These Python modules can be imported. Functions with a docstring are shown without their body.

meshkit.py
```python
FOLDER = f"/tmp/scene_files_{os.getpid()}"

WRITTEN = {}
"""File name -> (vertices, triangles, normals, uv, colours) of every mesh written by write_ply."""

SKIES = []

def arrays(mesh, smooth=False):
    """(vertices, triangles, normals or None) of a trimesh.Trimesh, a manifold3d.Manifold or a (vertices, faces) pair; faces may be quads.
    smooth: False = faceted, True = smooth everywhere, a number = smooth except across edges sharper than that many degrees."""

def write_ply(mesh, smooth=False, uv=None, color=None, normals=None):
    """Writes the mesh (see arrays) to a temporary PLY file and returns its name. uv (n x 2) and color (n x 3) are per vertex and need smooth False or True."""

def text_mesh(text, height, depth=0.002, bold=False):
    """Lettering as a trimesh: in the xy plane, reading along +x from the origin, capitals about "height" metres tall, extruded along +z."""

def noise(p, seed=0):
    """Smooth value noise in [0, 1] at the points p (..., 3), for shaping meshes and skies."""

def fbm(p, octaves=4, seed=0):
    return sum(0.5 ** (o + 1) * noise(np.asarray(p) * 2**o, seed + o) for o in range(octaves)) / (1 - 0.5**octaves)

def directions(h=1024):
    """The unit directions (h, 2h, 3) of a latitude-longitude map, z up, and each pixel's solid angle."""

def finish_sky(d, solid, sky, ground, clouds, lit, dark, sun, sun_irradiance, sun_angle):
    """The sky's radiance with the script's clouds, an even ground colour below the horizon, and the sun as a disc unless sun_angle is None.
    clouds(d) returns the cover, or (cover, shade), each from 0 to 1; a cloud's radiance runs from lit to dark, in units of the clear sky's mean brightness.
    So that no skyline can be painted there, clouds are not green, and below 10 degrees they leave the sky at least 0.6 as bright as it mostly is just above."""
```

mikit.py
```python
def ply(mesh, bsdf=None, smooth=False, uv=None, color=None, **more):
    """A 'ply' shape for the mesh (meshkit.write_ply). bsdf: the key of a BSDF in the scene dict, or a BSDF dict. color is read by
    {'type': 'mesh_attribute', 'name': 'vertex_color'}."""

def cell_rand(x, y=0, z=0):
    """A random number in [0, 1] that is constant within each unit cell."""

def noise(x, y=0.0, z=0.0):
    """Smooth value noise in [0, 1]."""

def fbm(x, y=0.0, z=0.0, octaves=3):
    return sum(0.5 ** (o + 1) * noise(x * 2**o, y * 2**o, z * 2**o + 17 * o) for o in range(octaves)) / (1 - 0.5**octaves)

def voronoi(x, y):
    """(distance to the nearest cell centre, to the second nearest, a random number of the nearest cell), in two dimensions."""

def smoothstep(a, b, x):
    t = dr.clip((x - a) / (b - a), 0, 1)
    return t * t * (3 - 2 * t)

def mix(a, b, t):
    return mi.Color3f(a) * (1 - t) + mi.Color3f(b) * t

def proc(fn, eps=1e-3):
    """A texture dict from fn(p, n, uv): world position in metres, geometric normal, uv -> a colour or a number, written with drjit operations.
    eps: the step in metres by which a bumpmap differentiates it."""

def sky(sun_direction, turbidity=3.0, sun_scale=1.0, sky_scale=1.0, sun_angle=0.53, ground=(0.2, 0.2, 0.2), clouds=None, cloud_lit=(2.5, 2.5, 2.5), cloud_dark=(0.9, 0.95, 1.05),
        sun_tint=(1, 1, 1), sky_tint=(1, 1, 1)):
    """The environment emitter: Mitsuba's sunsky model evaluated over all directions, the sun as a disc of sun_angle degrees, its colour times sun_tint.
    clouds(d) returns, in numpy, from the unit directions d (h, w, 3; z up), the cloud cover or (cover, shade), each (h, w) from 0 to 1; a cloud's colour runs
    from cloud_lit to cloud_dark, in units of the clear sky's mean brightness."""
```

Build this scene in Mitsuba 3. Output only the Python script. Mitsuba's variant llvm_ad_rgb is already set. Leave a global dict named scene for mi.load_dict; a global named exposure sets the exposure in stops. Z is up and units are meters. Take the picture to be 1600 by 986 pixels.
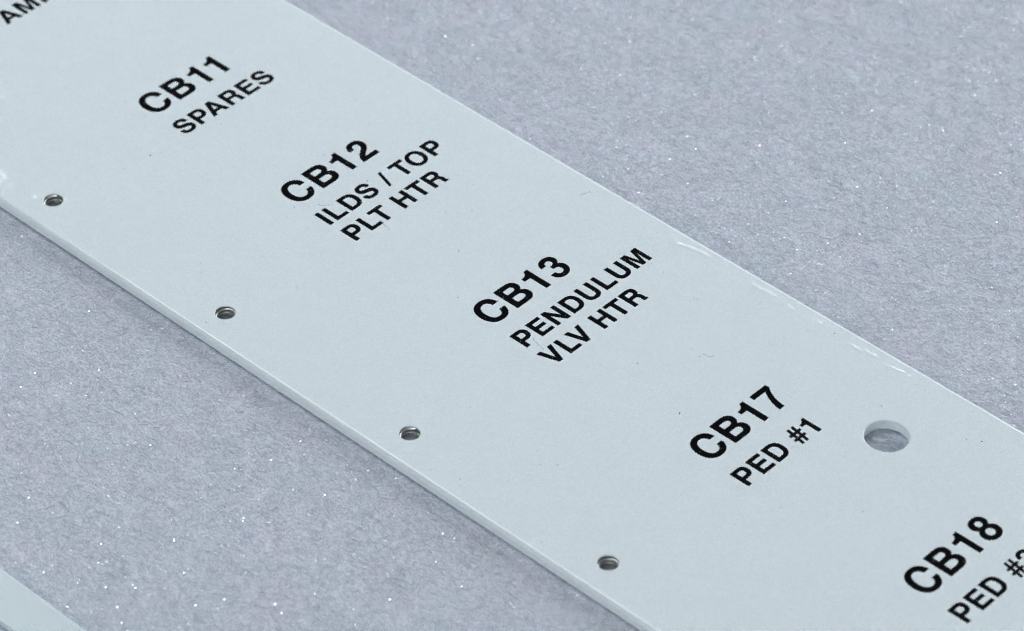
import math, random
import numpy as np, trimesh, manifold3d as m3
import mitsuba as mi, mikit, drjit as dr
from shapely.geometry import Polygon
from shapely import affinity

T = mi.ScalarTransform4f
U = 0.00667                 # height of the large capitals, metres; plan positions below are in this unit
TH = 0.36                   # plate thickness in the same unit
rng = np.random.default_rng(7)
scene, labels = {'type': 'scene'}, {}

# ---------------------------------------------------------------- camera
F = 5883.6                  # focal length in pixels of a 1600 pixel wide picture
Rm = np.array([[0.68251369, -0.7308581, 0.00463715], [-0.47966938, -0.45270951, -0.75164579], [0.5514457, 0.51078424, -0.65955069]])
Tv = np.array([-0.17023131, -0.19202727, 111.9748992])
cam = -Rm.T @ Tv
cam_w = (cam + [0, 0, TH]) * U
scene['camera'] = {'type': 'thinlens', 'fov': math.degrees(2 * math.atan(800 / F)), 'fov_axis': 'x', 'near_clip': 0.05, 'far_clip': 50.0,
                   'aperture_radius': 0.45 * U, 'focus_distance': 111.4 * U,
                   'to_world': T().look_at(origin=cam_w.tolist(), target=(cam_w + Rm[2]).tolist(), up=(-Rm[1]).tolist())}
exposure = 0.20

# ---------------------------------------------------------------- light
scene['room_light'] = {'type': 'constant', 'radiance': {'type': 'rgb', 'value': [0.15, 0.16, 0.17]}}


def lamp(key, direction, dist, wide, tall, roll, radiance, label):
    d = np.array(direction, float)
    d /= np.linalg.norm(d)
    up = [0, 0, 1] if abs(d[2]) < 0.95 else [1, 0, 0]
    scene[key] = {'type': 'rectangle', 'to_world': T().look_at(origin=(d * dist).tolist(), target=[0, 0, 0], up=up) @ T().rotate([0, 0, 1], roll) @ T().scale([wide / 2, tall / 2, 1]),
                  'emitter': {'type': 'area', 'radiance': {'type': 'rgb', 'value': radiance}},
                  'bsdf': {'type': 'diffuse', 'reflectance': {'type': 'rgb', 'value': [0.8, 0.8, 0.8]}}}
    labels[key] = {'label': label, 'category': 'lamp'}


lamp('softbox', (0.08, 0.50, 0.86), 1.6, 0.56, 0.56, 0, [7.0, 7.4, 7.8], 'square white softbox hanging above the table outside the frame')
lamp('diffuser_panel', (0.95, -0.04, 0.31), 2.0, 1.7, 1.0, 0, [5.2, 5.5, 5.8], 'large low diffuser panel to the right of the table outside the frame')
lamp('diffuser_panel_001', (-0.86, -0.30, 0.41), 2.0, 1.8, 0.9, 0, [2.2, 2.32, 2.42], 'smaller diffuser panel to the left of the table outside the frame')
lamp('strip_light', (0.72, 0.50, 0.47), 1.8, 0.9, 0.12, 0, [6.5, 6.7, 6.9], 'long white strip light beyond the table outside the frame')


# ---------------------------------------------------------------- materials
def rgb(*c):
    return {'type': 'rgb', 'value': list(c)}


PIMPLES = [(-6.20, 15.80, 0.17, 0.26, 0.19), (-6.28, 15.48, 0.14, 0.16, 0.19), (-6.42, 15.10, 0.16, 0.16, 0.19), (-6.60, 15.03, 0.10, 0.10, 0.19), (-6.2, 16.4, 0.2, 0.2, 0.19),
           (-6.24, 14.14, 0.13, 0.18, 0.19), (-6.42, 14.30, 0.07, 0.07, 0.19), (-5.40, 13.33, 0.12, 0.13, -0.19), (-5.40, 5.75, 0.09, 0.08, -0.19), (-3.6, 18.6, 0.12, 0.2, 0.12), (-3.9, 18.1, 0.1, 0.1, 0.12),
           (3.46, -10.72, 0.06, 0.05, 0.22), (2.86, -11.2, 0.04, 0.04, 0.2)]


def paint_relief(p, n, uv):
    x, y = p.x / U, p.y / U
    orange = 0.0007 * mikit.noise(x * 9, y * 9) + 0.0003 * mikit.noise(x * 22 + 5, y * 22)
    # the coat gathers in an uneven bead along the far long edge, thickest over one stretch
    wob = mikit.noise(y * 2.1, 3.0) * 0.5 + mikit.noise(y * 8.3, 9.0, x * 4.0) * 0.5
    a = mikit.smoothstep(0.42, 0.60, wob) * (0.22 + 0.78 * mikit.smoothstep(-12.5, -9.0, y) * mikit.smoothstep(-1.0, -2.5, y))
    c = 5.86 + 0.20 * (mikit.noise(y * 2.3, 20.0) - 0.5)
    s = (x - c) / 0.07
    h = orange + 0.0165 * a * dr.exp(-s * s)
    # small runs and pimples by the near edge, round the first hole
    for bx, by, ax, ay, k in PIMPLES:
        u1, u2 = (x - bx) / ax, (y - by) / ay
        h += k * ax * dr.exp(-u1 * u1 - u2 * u2) * (0.6 + 0.8 * mikit.noise(x * 11, y * 11))
    return h * U


def paint_colour(p, n, uv):
    x, y = p.x / U, p.y / U
    g = mikit.cell_rand(dr.floor(x * 34), dr.floor(y * 34), dr.floor(p.z / U * 34))
    c = 1.0 + 0.13 * (g - 0.5) + 0.02 * (mikit.fbm(x * 1.5, y * 1.5) - 0.5)
    return mi.Color3f(0.703 * c, 0.765 * c, 0.782 * c)


scene['mat_paint'] = {'type': 'twosided', 'bsdf': {'type': 'bumpmap', 'arbitrary': mikit.proc(paint_relief, 4e-5), 'scale': 1.0,
                      'bsdf': {'type': 'principled', 'base_color': mikit.proc(paint_colour), 'roughness': 0.09, 'specular': 0.5}}}
scene['mat_strip'] = {'type': 'twosided', 'bsdf': {'type': 'principled', 'base_color': rgb(0.61, 0.69, 0.71), 'roughness': 0.25, 'specular': 0.5}}


def ink_colour(p, n, uv):
    f1, f2, w = mikit.voronoi(p.x / U * 14, p.y / U * 14)
    chip = dr.select((w > 0.965) & (f1 < 0.16), 1.0, 0.0)
    return mikit.mix((0.003, 0.0034, 0.0042), (0.30, 0.32, 0.33), chip)


scene['mat_ink'] = {'type': 'twosided', 'bsdf': {'type': 'principled', 'base_color': mikit.proc(ink_colour), 'roughness': 0.4, 'specular': 0.01}}
scene['mat_thread'] = {'type': 'twosided', 'bsdf': {'type': 'principled', 'base_color': rgb(0.60, 0.615, 0.585), 'metallic': 0.9, 'roughness': 0.35}}


def felt_colour(p, n, uv):
    x, y = p.x / U, p.y / U
    k = 0.96 + 0.14 * (mikit.fbm(x * 1.6, y * 1.1, octaves=3) - 0.5) + 0.40 * (mikit.noise(x * 26, y * 15) - 0.5)
    h = mikit.noise(x * 1.3 + 40, y * 1.3)
    return mi.Color3f(k) * mikit.mix((0.55, 0.60, 0.655), (0.59, 0.59, 0.66), h)


scene['mat_felt'] = {'type': 'twosided', 'bsdf': {'type': 'diffuse', 'reflectance': mikit.proc(felt_colour)}}
scene['mat_fibre'] = {'type': 'twosided', 'bsdf': {'type': 'diffuse', 'reflectance': {'type': 'mesh_attribute', 'name': 'vertex_color'}}}
scene['mat_sparkle'] = {'type': 'twosided', 'bsdf': {'type': 'principled', 'base_color': rgb(0.78, 0.80, 0.84), 'metallic': 0.6, 'roughness': 0.17}}
scene['mat_lint'] = {'type': 'twosided', 'bsdf': {'type': 'diffuse', 'reflectance': rgb(0.22, 0.23, 0.24)}}
scene['mat_dust'] = {'type': 'twosided', 'bsdf': {'type': 'diffuse', 'reflectance': rgb(0.07, 0.075, 0.08)}}


def tri(m):
    mm = m.to_mesh()
    return trimesh.Trimesh(np.array(mm.vert_properties[:, :3]), np.array(mm.tri_verts), process=False)


# ---------------------------------------------------------------- the felt sheet (the setting)
def felt_height(x, y):
    import meshkit
    q = np.stack([x, y, x * 0], -1)
    return 0.05 * (meshkit.fbm(q * 0.4, 3, 5) - 0.5) + 0.02 * (meshkit.noise(q * np.array([5.0, 3.4, 1]), 3) - 0.5)


def grid(xs, ys, fn):
    X, Y = np.meshgrid(xs, ys, indexing='ij')
    Z = fn(X, Y)
    v = np.stack([X, Y, Z], -1).reshape(-1, 3)
    i = np.arange(len(xs) * len(ys)).reshape(len(xs), len(ys))
    a, b, c, d = i[:-1, :-1].ravel(), i[1:, :-1].ravel(), i[1:, 1:].ravel(), i[:-1, 1:].ravel()
    return v, np.vstack([np.stack([a, b, c], 1), np.stack([a, c, d], 1)])


xs = np.concatenate([np.linspace(-75, -25, 26)[:-1], np.linspace(-25, 28, 480), np.linspace(28, 75, 26)[1:]])
ys = np.concatenate([np.linspace(-75, -25, 26)[:-1], np.linspace(-25, 28, 480), np.linspace(28, 75, 26)[1:]])
v, f = grid(xs, ys, lambda x, y: felt_height(x, y) - 0.03)
scene['felt_sheet'] = mikit.ply(trimesh.Trimesh(v * U, f, process=False), 'mat_felt', smooth=True)
labels['felt_sheet'] = {'label': 'grey lavender felt sheet with sparkling fibres under the white plate', 'category': 'felt', 'kind': 'structure'}


def ribbons(n, x0, x1, y0, y1, wmin, wmax, seg, tone, spread=0.19, loft=0.022):
    """n short curved fibres lying on the felt: flat ribbons of seg pieces."""
    cx, cy = rng.uniform(x0, x1, n), rng.uniform(y0, y1, n)
    a = np.where(rng.random(n) < 0.6, math.pi / 2 + rng.normal(0, 0.38, n), rng.uniform(0, math.pi, n))
    ln = rng.uniform(0.10, 0.50, n)
    curl = rng.normal(0, 0.9, n)
    w = rng.uniform(wmin, wmax, n) / 2
    lift = rng.uniform(-0.012, loft, n)
    tilt = rng.normal(0, 0.025, n)
    ts = np.linspace(-0.5, 0.5, seg + 1)
    V = np.zeros((n, seg + 1, 2, 3))
    px, py = cx.copy(), cy.copy()
    for k, t in enumerate(ts):
        ang = a + curl * t
        if k:
            px = px + np.cos(ang) * ln / seg
            py = py + np.sin(ang) * ln / seg
        taper = 1.0 - 0.6 * abs(t * 2) ** 2
        nx, ny = -np.sin(ang) * w * taper, np.cos(ang) * w * taper
        z = felt_height(px, py) - 0.03 + lift + tilt * t + 0.012 * (0.25 - t * t)
        tw = rng.normal(0, 0.5, n) * w
        V[:, k, 0] = np.stack([px + nx, py + ny, z + tw], -1)
        V[:, k, 1] = np.stack([px - nx, py - ny, z - tw], -1)
    base = (np.arange(n) * (seg + 1) * 2)[:, None]
    fs = []
    for k in range(seg):
        o = 2 * k
        fs += [base + np.array([[o, o + 1, o + 3]]), base + np.array([[o, o + 3, o + 2]])]
    val = np.clip(rng.normal(1.0, spread, n), 0.35, 1.6)[:, None]
    hue = rng.random(n)[:, None]
    col = tone * val * (np.array([[0.93, 1.0, 1.03]]) * hue + np.array([[1.04, 0.975, 1.02]]) * (1 - hue))
    C = np.repeat(col, (seg + 1) * 2, 0)
    return V.reshape(-1, 3), np.vstack(fs), np.clip(C, 0.02, 0.9)


def under_plate(c):
    return (c[:, 0] > -6.6) & (c[:, 0] < 6.0)


parts = []
tone = np.array([[0.58, 0.612, 0.662]])
for (x0, x1, y0, y1, n) in ((-22, -6.5, -23, 17, 125000), (5.9, 27, -16, 27, 170000), (2.6, 4.4, -12.7, -10.8, 700)):
    near = n < 1000         # rubbed up where the drilled hole has sat on it
    parts.append(ribbons(n, x0, x1, y0, y1, 0.008 if near else 0.006, 0.02 if near else 0.013, 2, tone, 0.3 if near else 0.19, 0.075 if near else 0.022))
off, VV, FF, CC = 0, [], [], []
for v, f, c in parts:
    VV.append(v); FF.append(f + off); CC.append(c); off += len(v)
V = np.vstack(VV)
V[:, 2] = np.where((V[:, 0] > -6.93) & (V[:, 0] < 6.33), np.minimum(V[:, 2], np.where(np.hypot(V[:, 0] - 3.45, V[:, 1] + 11.709) < 0.62, 0.09, -0.004)), V[:, 2])
scene['felt_sheet__fibre'] = mikit.ply(trimesh.Trimesh(V * U, np.vstack(FF), process=False), 'mat_fibre', smooth=True, color=np.vstack(CC))
labels['felt_sheet__fibre'] = {'label': 'fine matted grey fibres of the felt', 'kind': 'stuff'}


def flakes(n, boxes):
    vs, fs = [], []
    view = -Rm[2]
    lampdir = np.array([0.657, 0.511, 0.553]); lampdir /= np.linalg.norm(lampdir)
    k = 0
    for (x0, x1, y0, y1, m) in boxes:
        for _ in range(m):
            x, y = rng.uniform(x0, x1), rng.uniform(y0, y1)
            r = 0.010 + 0.019 * rng.random() ** 3
            nrm = np.array([rng.normal(0.05, 0.16), rng.normal(0, 0.16), 1.0]); nrm /= np.linalg.norm(nrm)
            a = np.cross(nrm, [1, 0.3, 0]); a /= np.linalg.norm(a); b = np.cross(nrm, a)
            z = float(felt_height(np.array(x), np.array(y))) + 0.025
            ph = rng.uniform(0, 6.28)
            e = rng.uniform(0.5, 1.0)
            ring = [np.array([x, y, z]) + r * (math.cos(ph + q) * a + e * math.sin(ph + q) * b) for q in np.arange(5) * 2 * math.pi / 5]
            vs += ring
            fs += [[k, k + 1, k + 2], [k, k + 2, k + 3], [k, k + 3, k + 4]]
            k += 5
    return np.array(vs), np.array(fs)


v, f = flakes(0, ((-22, -7.1, -23, 17, 14000), (6.5, 27, -16, 27, 27000)))
scene['felt_sheet__sparkle'] = mikit.ply(trimesh.Trimesh(v * U, f, process=False), 'mat_sparkle')
labels['felt_sheet__sparkle'] = {'label': 'tiny glinting specks scattered over the felt', 'kind': 'stuff'}

# ---------------------------------------------------------------- the plate
X0, X1, Y0, Y1, RF = -6.94, 6.33, -36.0, 36.0, 0.15
HOLES = [(-5.835, 13.604 - 7.640 * i) for i in range(4)]
RT = 0.305                  # radius of the tapped holes at the surface
BIG = (3.450, -11.709, 0.662)


def rounded_slab(x0, x1, y0, y1, z0, z1, r, n=8):
    """A slab whose long top and bottom edges and corners are rounded with radius r: hull of rings."""
    pts = []
    for sx, cx in ((-1, x0 + r), (1, x1 - r)):
        for sy, cy in ((-1, y0 + r), (1, y1 - r)):
            for i in range(n + 1):
                for j in range(n + 1):
                    e, az = math.pi / 2 * i / n, math.pi / 2 * j / n
                    dx, dy, dz = r * math.cos(e) * math.cos(az) * sx, r * math.cos(e) * math.sin(az) * sy, r * math.sin(e)
                    pts.append((cx + dx, cy + dy, z1 - r + dz))
                    pts.append((cx + dx, cy + dy, z0 + r * 0.4 - dz * 0.4))
    return m3.Manifold.hull_points(np.array(pts, np.float32))


def cavity(cx, cy, r, z0, z1, n=72):
    """Room for a cut thread below the painted mouth of a hole."""
    return m3.Manifold.cylinder(z1 - z0, r, r, n).translate([cx, cy, z0])


def cutter(cx, cy, r, fr, z0, z1, n=72):
    """A drill with a rounded flare at both faces."""
    prof = [(0, z0 - 1), (r + fr, z0 - 1), (r + fr, z0)]
    prof += [(r + fr - fr * math.sin(t), z0 + fr - fr * math.cos(t)) for t in np.linspace(0, math.pi / 2, 7)[1:]]
    prof += [(r + fr - fr * math.cos(t), z1 - fr + fr * math.sin(t)) for t in np.linspace(0, math.pi / 2, 7)]
    prof += [(r + fr, z1 + 1), (0, z1 + 1)]
    return m3.Manifold.revolve(m3.CrossSection([np.array(prof, np.float32)]), n).translate([cx, cy, 0])


slab = rounded_slab(X0, X1, Y0, Y1, 0.0, TH, RF)
for hx, hy in HOLES:
    slab = slab - cutter(hx, hy, RT, 0.02, 0.0, TH) - cavity(hx, hy, RT + 0.16, 0.02, TH - 0.05)
slab = slab - cutter(BIG[0], BIG[1], BIG[2], 0.034, 0.0, TH, 128)
m = tri(slab.scale([U, U, U]))
scene['label_plate__panel'] = mikit.ply(m, 'mat_paint', smooth=25)
labels['label_plate'] = {'label': 'long white painted metal plate with black printed circuit names and drilled holes', 'category': 'panel'}


def coil(cx, cy, turn, n=10, per=48):
    """The bright crest of the thread: a wire wound inside the hole."""
    pitch, rr, rz, R0 = 0.128, 0.048, 0.034, RT - 0.006
    t = np.arange(0, (TH - 0.10) / pitch, 1 / per)
    a = 2 * math.pi * (t + turn)
    zc = TH - 0.088 - t * pitch
    v = []
    for k in range(n):
        q = 2 * math.pi * k / n
        R = R0 + rr * math.cos(q)
        v.append(np.stack([cx + R * np.cos(a), cy + R * np.sin(a), zc + rz * math.sin(q)], 1))
    v = np.stack(v, 1)
    m = len(t)
    f = []
    for i in range(m - 1):
        for k in range(n):
            p, q = i * n + k, i * n + (k + 1) % n
            f += [[p, q, q + n], [p, q + n, p + n]]
    for k in range(1, n - 1):
        f += [[0, k + 1, k], [(m - 1) * n, (m - 1) * n + k, (m - 1) * n + k + 1]]
    return trimesh.Trimesh(v.reshape(-1, 3) * U, f, process=False)


def bore(cx, cy, n=64):
    """The bore behind the thread."""
    a = np.arange(n) * 2 * math.pi / n
    R = RT + 0.14
    ring = np.stack([R * np.cos(a) + cx, R * np.sin(a) + cy], 1)
    v = np.vstack([np.column_stack([ring, np.full(n, 0.004)]), np.column_stack([ring, np.full(n, TH - 0.054)])])
    i = np.arange(n)
    j = (i + 1) % n
    f = np.vstack([np.stack([i, i + n, j + n], 1), np.stack([i, j + n, j], 1)])
    return trimesh.Trimesh(v * U, f, process=False)


for i, (hx, hy) in enumerate(HOLES):
    k = 'label_plate__threaded_hole' + (f'_{i:03d}' if i else '')
    scene[k + '__thread'] = mikit.ply(coil(hx, hy, (0.075, -0.175, 0.025, -0.325)[i]), 'mat_thread', smooth=50)
    scene[k + '__bore'] = mikit.ply(bore(hx, hy), 'mat_thread', smooth=50)

# ---------------------------------------------------------------- lettering: bold grotesque capitals, 1000 units to the em
GLYPHS = {
    'A': ('M20 0L277 718L444 718L702 0L542 0L494 146L225 146L176 0Z', 'M266 267L453 267L360 553Z'),
    'B': ('M76 0L76 718L385 718C545 718 635 650 635 532C635 455 605 405 540 374C625 345 669 290 669 203C669 75 580 0 425 0Z',
          'M222 432L222 595L365 595C450 595 488 570 488 514C488 458 450 432 365 432Z', 'M222 123L222 311L390 311C475 311 519 280 519 217C519 153 475 123 390 123Z'),
    'C': ('M679 459C664 640 554 737 372 737C170 737 44 592 44 357C44 124 170 -19 366 -19C545 -19 668 80 682 262L533 262C522 160 464 104 374 104C260 104 194 196 194 357C194 520 262 613 378 613C463 613 519 555 531 459Z',),
    'D': ('M76 0L76 718L350 718C570 718 685 590 685 360C685 130 570 0 350 0Z', 'M226 123L226 595L335 595C475 595 535 525 535 360C535 195 475 123 335 123Z'),
    'E': ('M76 0L76 718L607 718L607 595L226 595L226 434L575 434L575 311L226 311L226 123L621 123L621 0Z',),
    'H': ('M71 0L71 718L221 718L221 440L501 440L501 718L651 718L651 0L501 0L501 317L221 317L221 0Z',),
    'I': ('M64 0L64 718L214 718L214 0Z',),
    'L': ('M76 0L76 718L226 718L226 126L583 126L583 0Z',),
    'M': ('M69 0L69 718L281 718L418 170L553 718L765 718L765 0L627 0L627 580L484 0L350 0L207 580L207 0Z',),
    'N': ('M69 0L69 718L228 718L510 235L510 718L654 718L654 0L500 0L213 487L213 0Z',),
    'O': ('M389 737C595 737 734 590 734 359C734 128 595 -19 389 -19C183 -19 44 128 44 359C44 590 183 737 389 737Z',
          'M389 611C265 611 194 520 194 359C194 198 265 107 389 107C513 107 584 198 584 359C584 520 513 611 389 611Z'),
    'P': ('M76 0L76 718L395 718C540 718 627 630 627 485C627 340 540 246 400 246L226 246L226 0Z', 'M226 369L226 595L370 595C445 595 477 560 477 482C477 404 445 369 370 369Z'),
    'R': ('M76 0L76 718L430 718C570 718 650 645 650 520C650 430 615 375 545 342C615 312 640 270 642 180C644 90 645 45 677 22L677 0L514 0C503 40 500 80 500 150C500 250 470 283 380 283L226 283L226 0Z',
          'M226 406L226 595L400 595C468 595 500 565 500 502C500 438 468 406 400 406Z'),
    'S': ('M601 503C596 655 498 737 332 737C165 737 62 652 62 514C62 402 128 340 270 305L378 279C455 260 485 236 485 190C485 135 430 101 345 101C245 101 190 143 183 228L39 228C44 70 150 -19 335 -19C520 -19 629 68 629 212C629 325 566 390 425 424L312 451C235 470 206 490 206 532C206 585 252 617 325 617C405 617 452 577 457 503Z',),
    'T': ('M14 595L14 718L598 718L598 595L381 595L381 0L231 0L231 595Z',),
    'U': ('M72 718L72 260C72 80 170 -19 361 -19C552 -19 651 80 651 260L651 718L501 718L501 270C501 160 455 110 361 110C267 110 222 160 222 270L222 718Z',),
    'V': ('M648 718L411 0L254 0L19 718L175 718L334 190L492 718Z',),
    '1': ('M378 0L378 710L272 710C258 620 190 575 69 575L69 478L238 478L238 0Z',),
    '2': ('M511 125L511 0L26 0C28 150 90 230 230 325C330 393 366 430 366 495C366 555 330 593 274 593C210 593 178 553 176 470L40 470C42 620 130 710 280 710C420 710 506 628 506 500C506 395 455 325 320 235C250 190 215 160 200 125Z',),
    '3': ('M36 495C40 630 130 710 270 710C405 710 495 640 495 528C495 455 463 408 400 380C475 355 516 300 516 215C516 75 415 -19 268 -19C125 -19 32 65 27 208L163 208C167 135 205 98 270 98C335 98 374 140 374 208C374 290 330 318 220 316L220 412C320 412 360 440 360 502C360 560 328 593 272 593C210 593 175 558 172 495Z',),
    '7': ('M25 698L528 698L528 590C400 440 325 240 315 0L168 0C190 210 265 410 385 572L25 572Z',),
    '8': ('M278 710C410 710 497 635 497 522C497 455 468 408 410 378C485 345 524 285 524 205C524 70 425 -19 278 -19C131 -19 32 70 32 205C32 285 71 345 146 378C88 408 59 455 59 522C59 635 146 710 278 710Z',
          'M278 604C330 604 362 570 362 515C362 460 330 424 278 424C226 424 194 460 194 515C194 570 226 604 278 604Z', 'M278 318C344 318 384 276 384 208C384 140 344 98 278 98C212 98 172 140 172 208C172 276 212 318 278 318Z'),
    '#': ('M95 0L185 0L213 200L313 200L285 0L375 0L403 200L500 200L512 286L415 286L432 412L530 412L542 498L444 498L472 698L382 698L354 498L254 498L282 698L192 698L164 498L60 498L48 412L152 412L135 286L30 286L18 200L123 200Z',
          'M225 286L242 412L342 412L325 286Z'),
    '/': ('M8 0L110 0L312 718L214 718Z',),
}
ADV = dict(A=722, B=722, C=722, D=722, E=667, H=722, I=278, L=611, M=833, N=722, O=778, P=667, R=722, S=667, T=611, U=722, V=667)
ADV.update({'1': 556, '2': 556, '3': 556, '7': 556, '8': 556, '#': 556, '/': 278, ' ': 278})
KERN = {'11': -55, 'LT': -95, 'LV': -100, 'TO': -30, 'PA': -80, '17': -20}


def path(s):
    import re
    out = []
    for cmd, arg in re.findall(r'([MLC])([^MLCZ]*)', s):
        q = np.array([float(a) for a in arg.split()]).reshape(-1, 2)
        if cmd == 'C':
            p0 = np.array(out[-1])
            for t in np.linspace(0, 1, 11)[1:]:
                out.append(tuple((1 - t) ** 3 * p0 + 3 * t * (1 - t) ** 2 * q[0] + 3 * t * t * (1 - t) * q[1] + t ** 3 * q[2]))
        else:
            out.append(tuple(q[0]))
    return out


def glyph(ch, bolder):
    g = GLYPHS[ch]
    return Polygon(path(g[0]), [path(h) for h in g[1:]]).buffer(bolder, quad_segs=3)


LINES = [   # words, baseline y, cap height, x of the left edge of the first cell
    ('AMPS', 21.398, 0.70, -0.885),
    ('CB11', 14.417, 1.0, -0.884), ('SPARES', 13.005, 0.70, -0.885),
    ('CB12', 7.966, 1.0, -0.884), ('ILDS / TOP', 6.560, 0.70, -0.897), ('PLT HTR', 5.457, 0.70, -0.900),
    ('CB13', -0.217, 1.0, -0.880), ('PENDULUM', -1.612, 0.70, -0.903), ('VLV HTR', -2.726, 0.70, -0.885),
    ('CB17', -8.748, 1.0, -0.890), ('PED #1', -10.165, 0.70, -0.925),
    ('CB18', -16.552, 1.0, -0.895), ('PED #2', -17.981, 0.70, -0.940),
]
for li, (words, by, cap, x0) in enumerate(LINES):
    s = cap / 718.0
    lk = 'label_plate__printed_line' + (f'_{li:03d}' if li else '')
    labels[lk] = {'label': f'black printed line {words}' if words != 'AMPS' else 'black printed line cut off by the top of the picture'}
    pen, n = x0, 0
    for ci, ch in enumerate(words):
        if ch != ' ':
            g = affinity.affine_transform(glyph(ch, 6 if cap == 1.0 else 9), [s, 0, 0, s, pen, by])
            mm = trimesh.creation.extrude_polygon(g, 0.004, engine='earcut')
            mm.apply_translation([0, 0, TH - 0.0005])
            mm.apply_scale(U)
            scene[lk + '__letter' + (f'_{n:03d}' if n else '')] = mikit.ply(mm, 'mat_ink')
            n += 1
        pen += (ADV[ch] + 25 + KERN.get(words[ci:ci + 2], 0)) * s

# ---------------------------------------------------------------- second strip in the near corner
st = rounded_slab(-18.72, -17.36, -30.0, 36.0, 0.0, 0.20, 0.07)
scene['metal_strip'] = mikit.ply(tri(st.scale([U, U, U])), 'mat_strip', smooth=25)
labels['metal_strip'] = {'label': 'narrow pale blurred metal strip lying alone in the lower left corner', 'category': 'strip'}


# ---------------------------------------------------------------- lint and dust on the plate
def tube(pts, r, n=5):
    p = np.array(pts, float)
    t = np.linspace(0, len(p) - 1, 6 * (len(p) - 1) + 1)
    from scipy.interpolate import interp1d
    q = interp1d(np.arange(len(p)), p, axis=0, kind='quadratic' if len(p) > 2 else 'linear')(t)
    d = np.gradient(q, axis=0); d /= np.linalg.norm(d, axis=1, keepdims=True)
    s1 = np.cross(d, [0, 0, 1.0]); s1 /= np.linalg.norm(s1, axis=1, keepdims=True)
    s2 = np.cross(s1, d)
    v = np.concatenate([(q + r * (math.cos(a) * s1 + math.sin(a) * s2))[:, None] for a in np.arange(n) * 2 * math.pi / n], 1)
    f = []
    for i in range(len(q) - 1):
        for k in range(n):
            a, b = i * n + k, i * n + (k + 1) % n
            f += [[a, b, b + n], [a, b + n, a + n]]
    return trimesh.Trimesh(v.reshape(-1, 3) * U, f, process=False)


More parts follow.
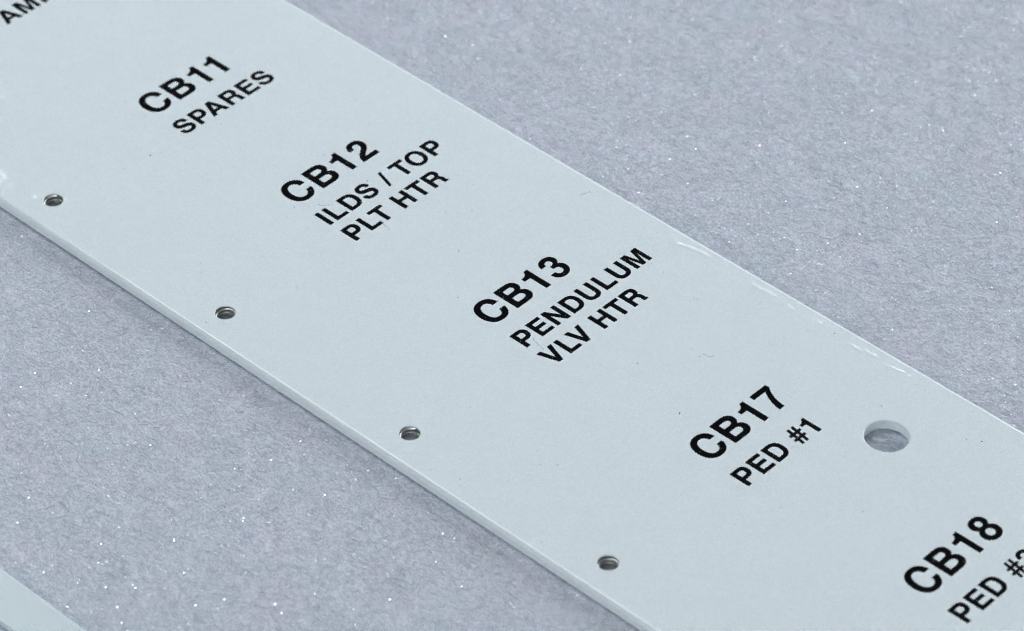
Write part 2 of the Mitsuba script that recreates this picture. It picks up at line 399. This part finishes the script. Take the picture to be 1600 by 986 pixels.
LINT = [
    ([(-0.413, -1.47), (-0.518, -1.747), (-0.566, -2.038)], 'thin dark curved hair between the words PENDULUM and VLV'),
    ([(-0.432, 7.563), (-0.329, 7.388), (-0.114, 7.159)], 'faint thin hair between CB12 and the word ILDS'),
    ([(0.329, 5.619), (0.288, 5.352), (0.221, 5.068)], 'faint thin hair crossing the L of PLT'),
    ([(5.459, 1.979), (5.63, 1.935), (5.777, 1.868)], 'short straight grey hair near the upper edge of the plate'),
    ([(2.506, -5.527), (2.532, -5.802), (2.674, -5.829)], 'small bent grey hair on bare plate between the PENDULUM and CB17 texts'),
]
for i, (pts, lab) in enumerate(LINT):
    k = 'hair' + (f'_{i:03d}' if i else '')
    scene[k] = mikit.ply(tube([(x, y, TH + 0.008) for x, y in pts], 0.0055), 'mat_lint', smooth=True)
    labels[k] = {'label': lab, 'category': 'hair', 'group': 'hairs on the plate'}

SPECKS = [(-2.306, 13.034, 2.2), (0.094, -6.76, 2.2), (5.857, -7.799, 1.8), (5.422, -7.13, 1), (-2.322, 15.531, 1), (-3.282, 13.146, 1.2), (1.449, 7.241, 1.6), (-0.618, 1.411, 1.4),
          (0.977, 2.906, 1.2), (0.867, -4.445, 1.6), (5.132, -13.831, 1.8), (4.894, -13.461, 1.4), (0.441, -14.654, 1.4), (2.582, -11.593, 1), (4.341, -10.786, 1.4), (-6.517, -7.438, 1.2),
          (-3.828, -8.567, 1), (-6.657, -8.696, 1), (-6.529, 6.033, 1), (-3.279, 7.022, 1), (3.56, 4.715, 1), (0.912, 2.844, 1), (6.159, -4.273, 1), (2.348, -5.565, 1.2)]
for _ in range(150):
    SPECKS.append((rng.uniform(-6.7, 6.1), rng.uniform(-24, 25), 0.45 + 0.75 * rng.random() ** 2))
vs, fs, k = [], [], 0
ico = trimesh.creation.icosphere(subdivisions=1)
for x, y, q in SPECKS:
    a, e = rng.uniform(0, 3.14), rng.uniform(1.0, 2.0)
    w = np.array(ico.vertices) * np.array([0.011 * q * e, 0.011 * q, 0.006 * q]) * rng.uniform(0.75, 1.2, (len(ico.vertices), 1))
    c, s = math.cos(a), math.sin(a)
    w = np.stack([w[:, 0] * c - w[:, 1] * s + x, w[:, 0] * s + w[:, 1] * c + y, w[:, 2] + TH + 0.003 * q], 1)
    vs.append(w); fs.append(np.array(ico.faces) + k); k += len(w)
scene['dust'] = mikit.ply(trimesh.Trimesh(np.vstack(vs) * U, np.vstack(fs), process=False), 'mat_dust', smooth=True)
labels['dust'] = {'label': 'scattered dark dust grains on the white plate', 'category': 'dust', 'kind': 'stuff'}
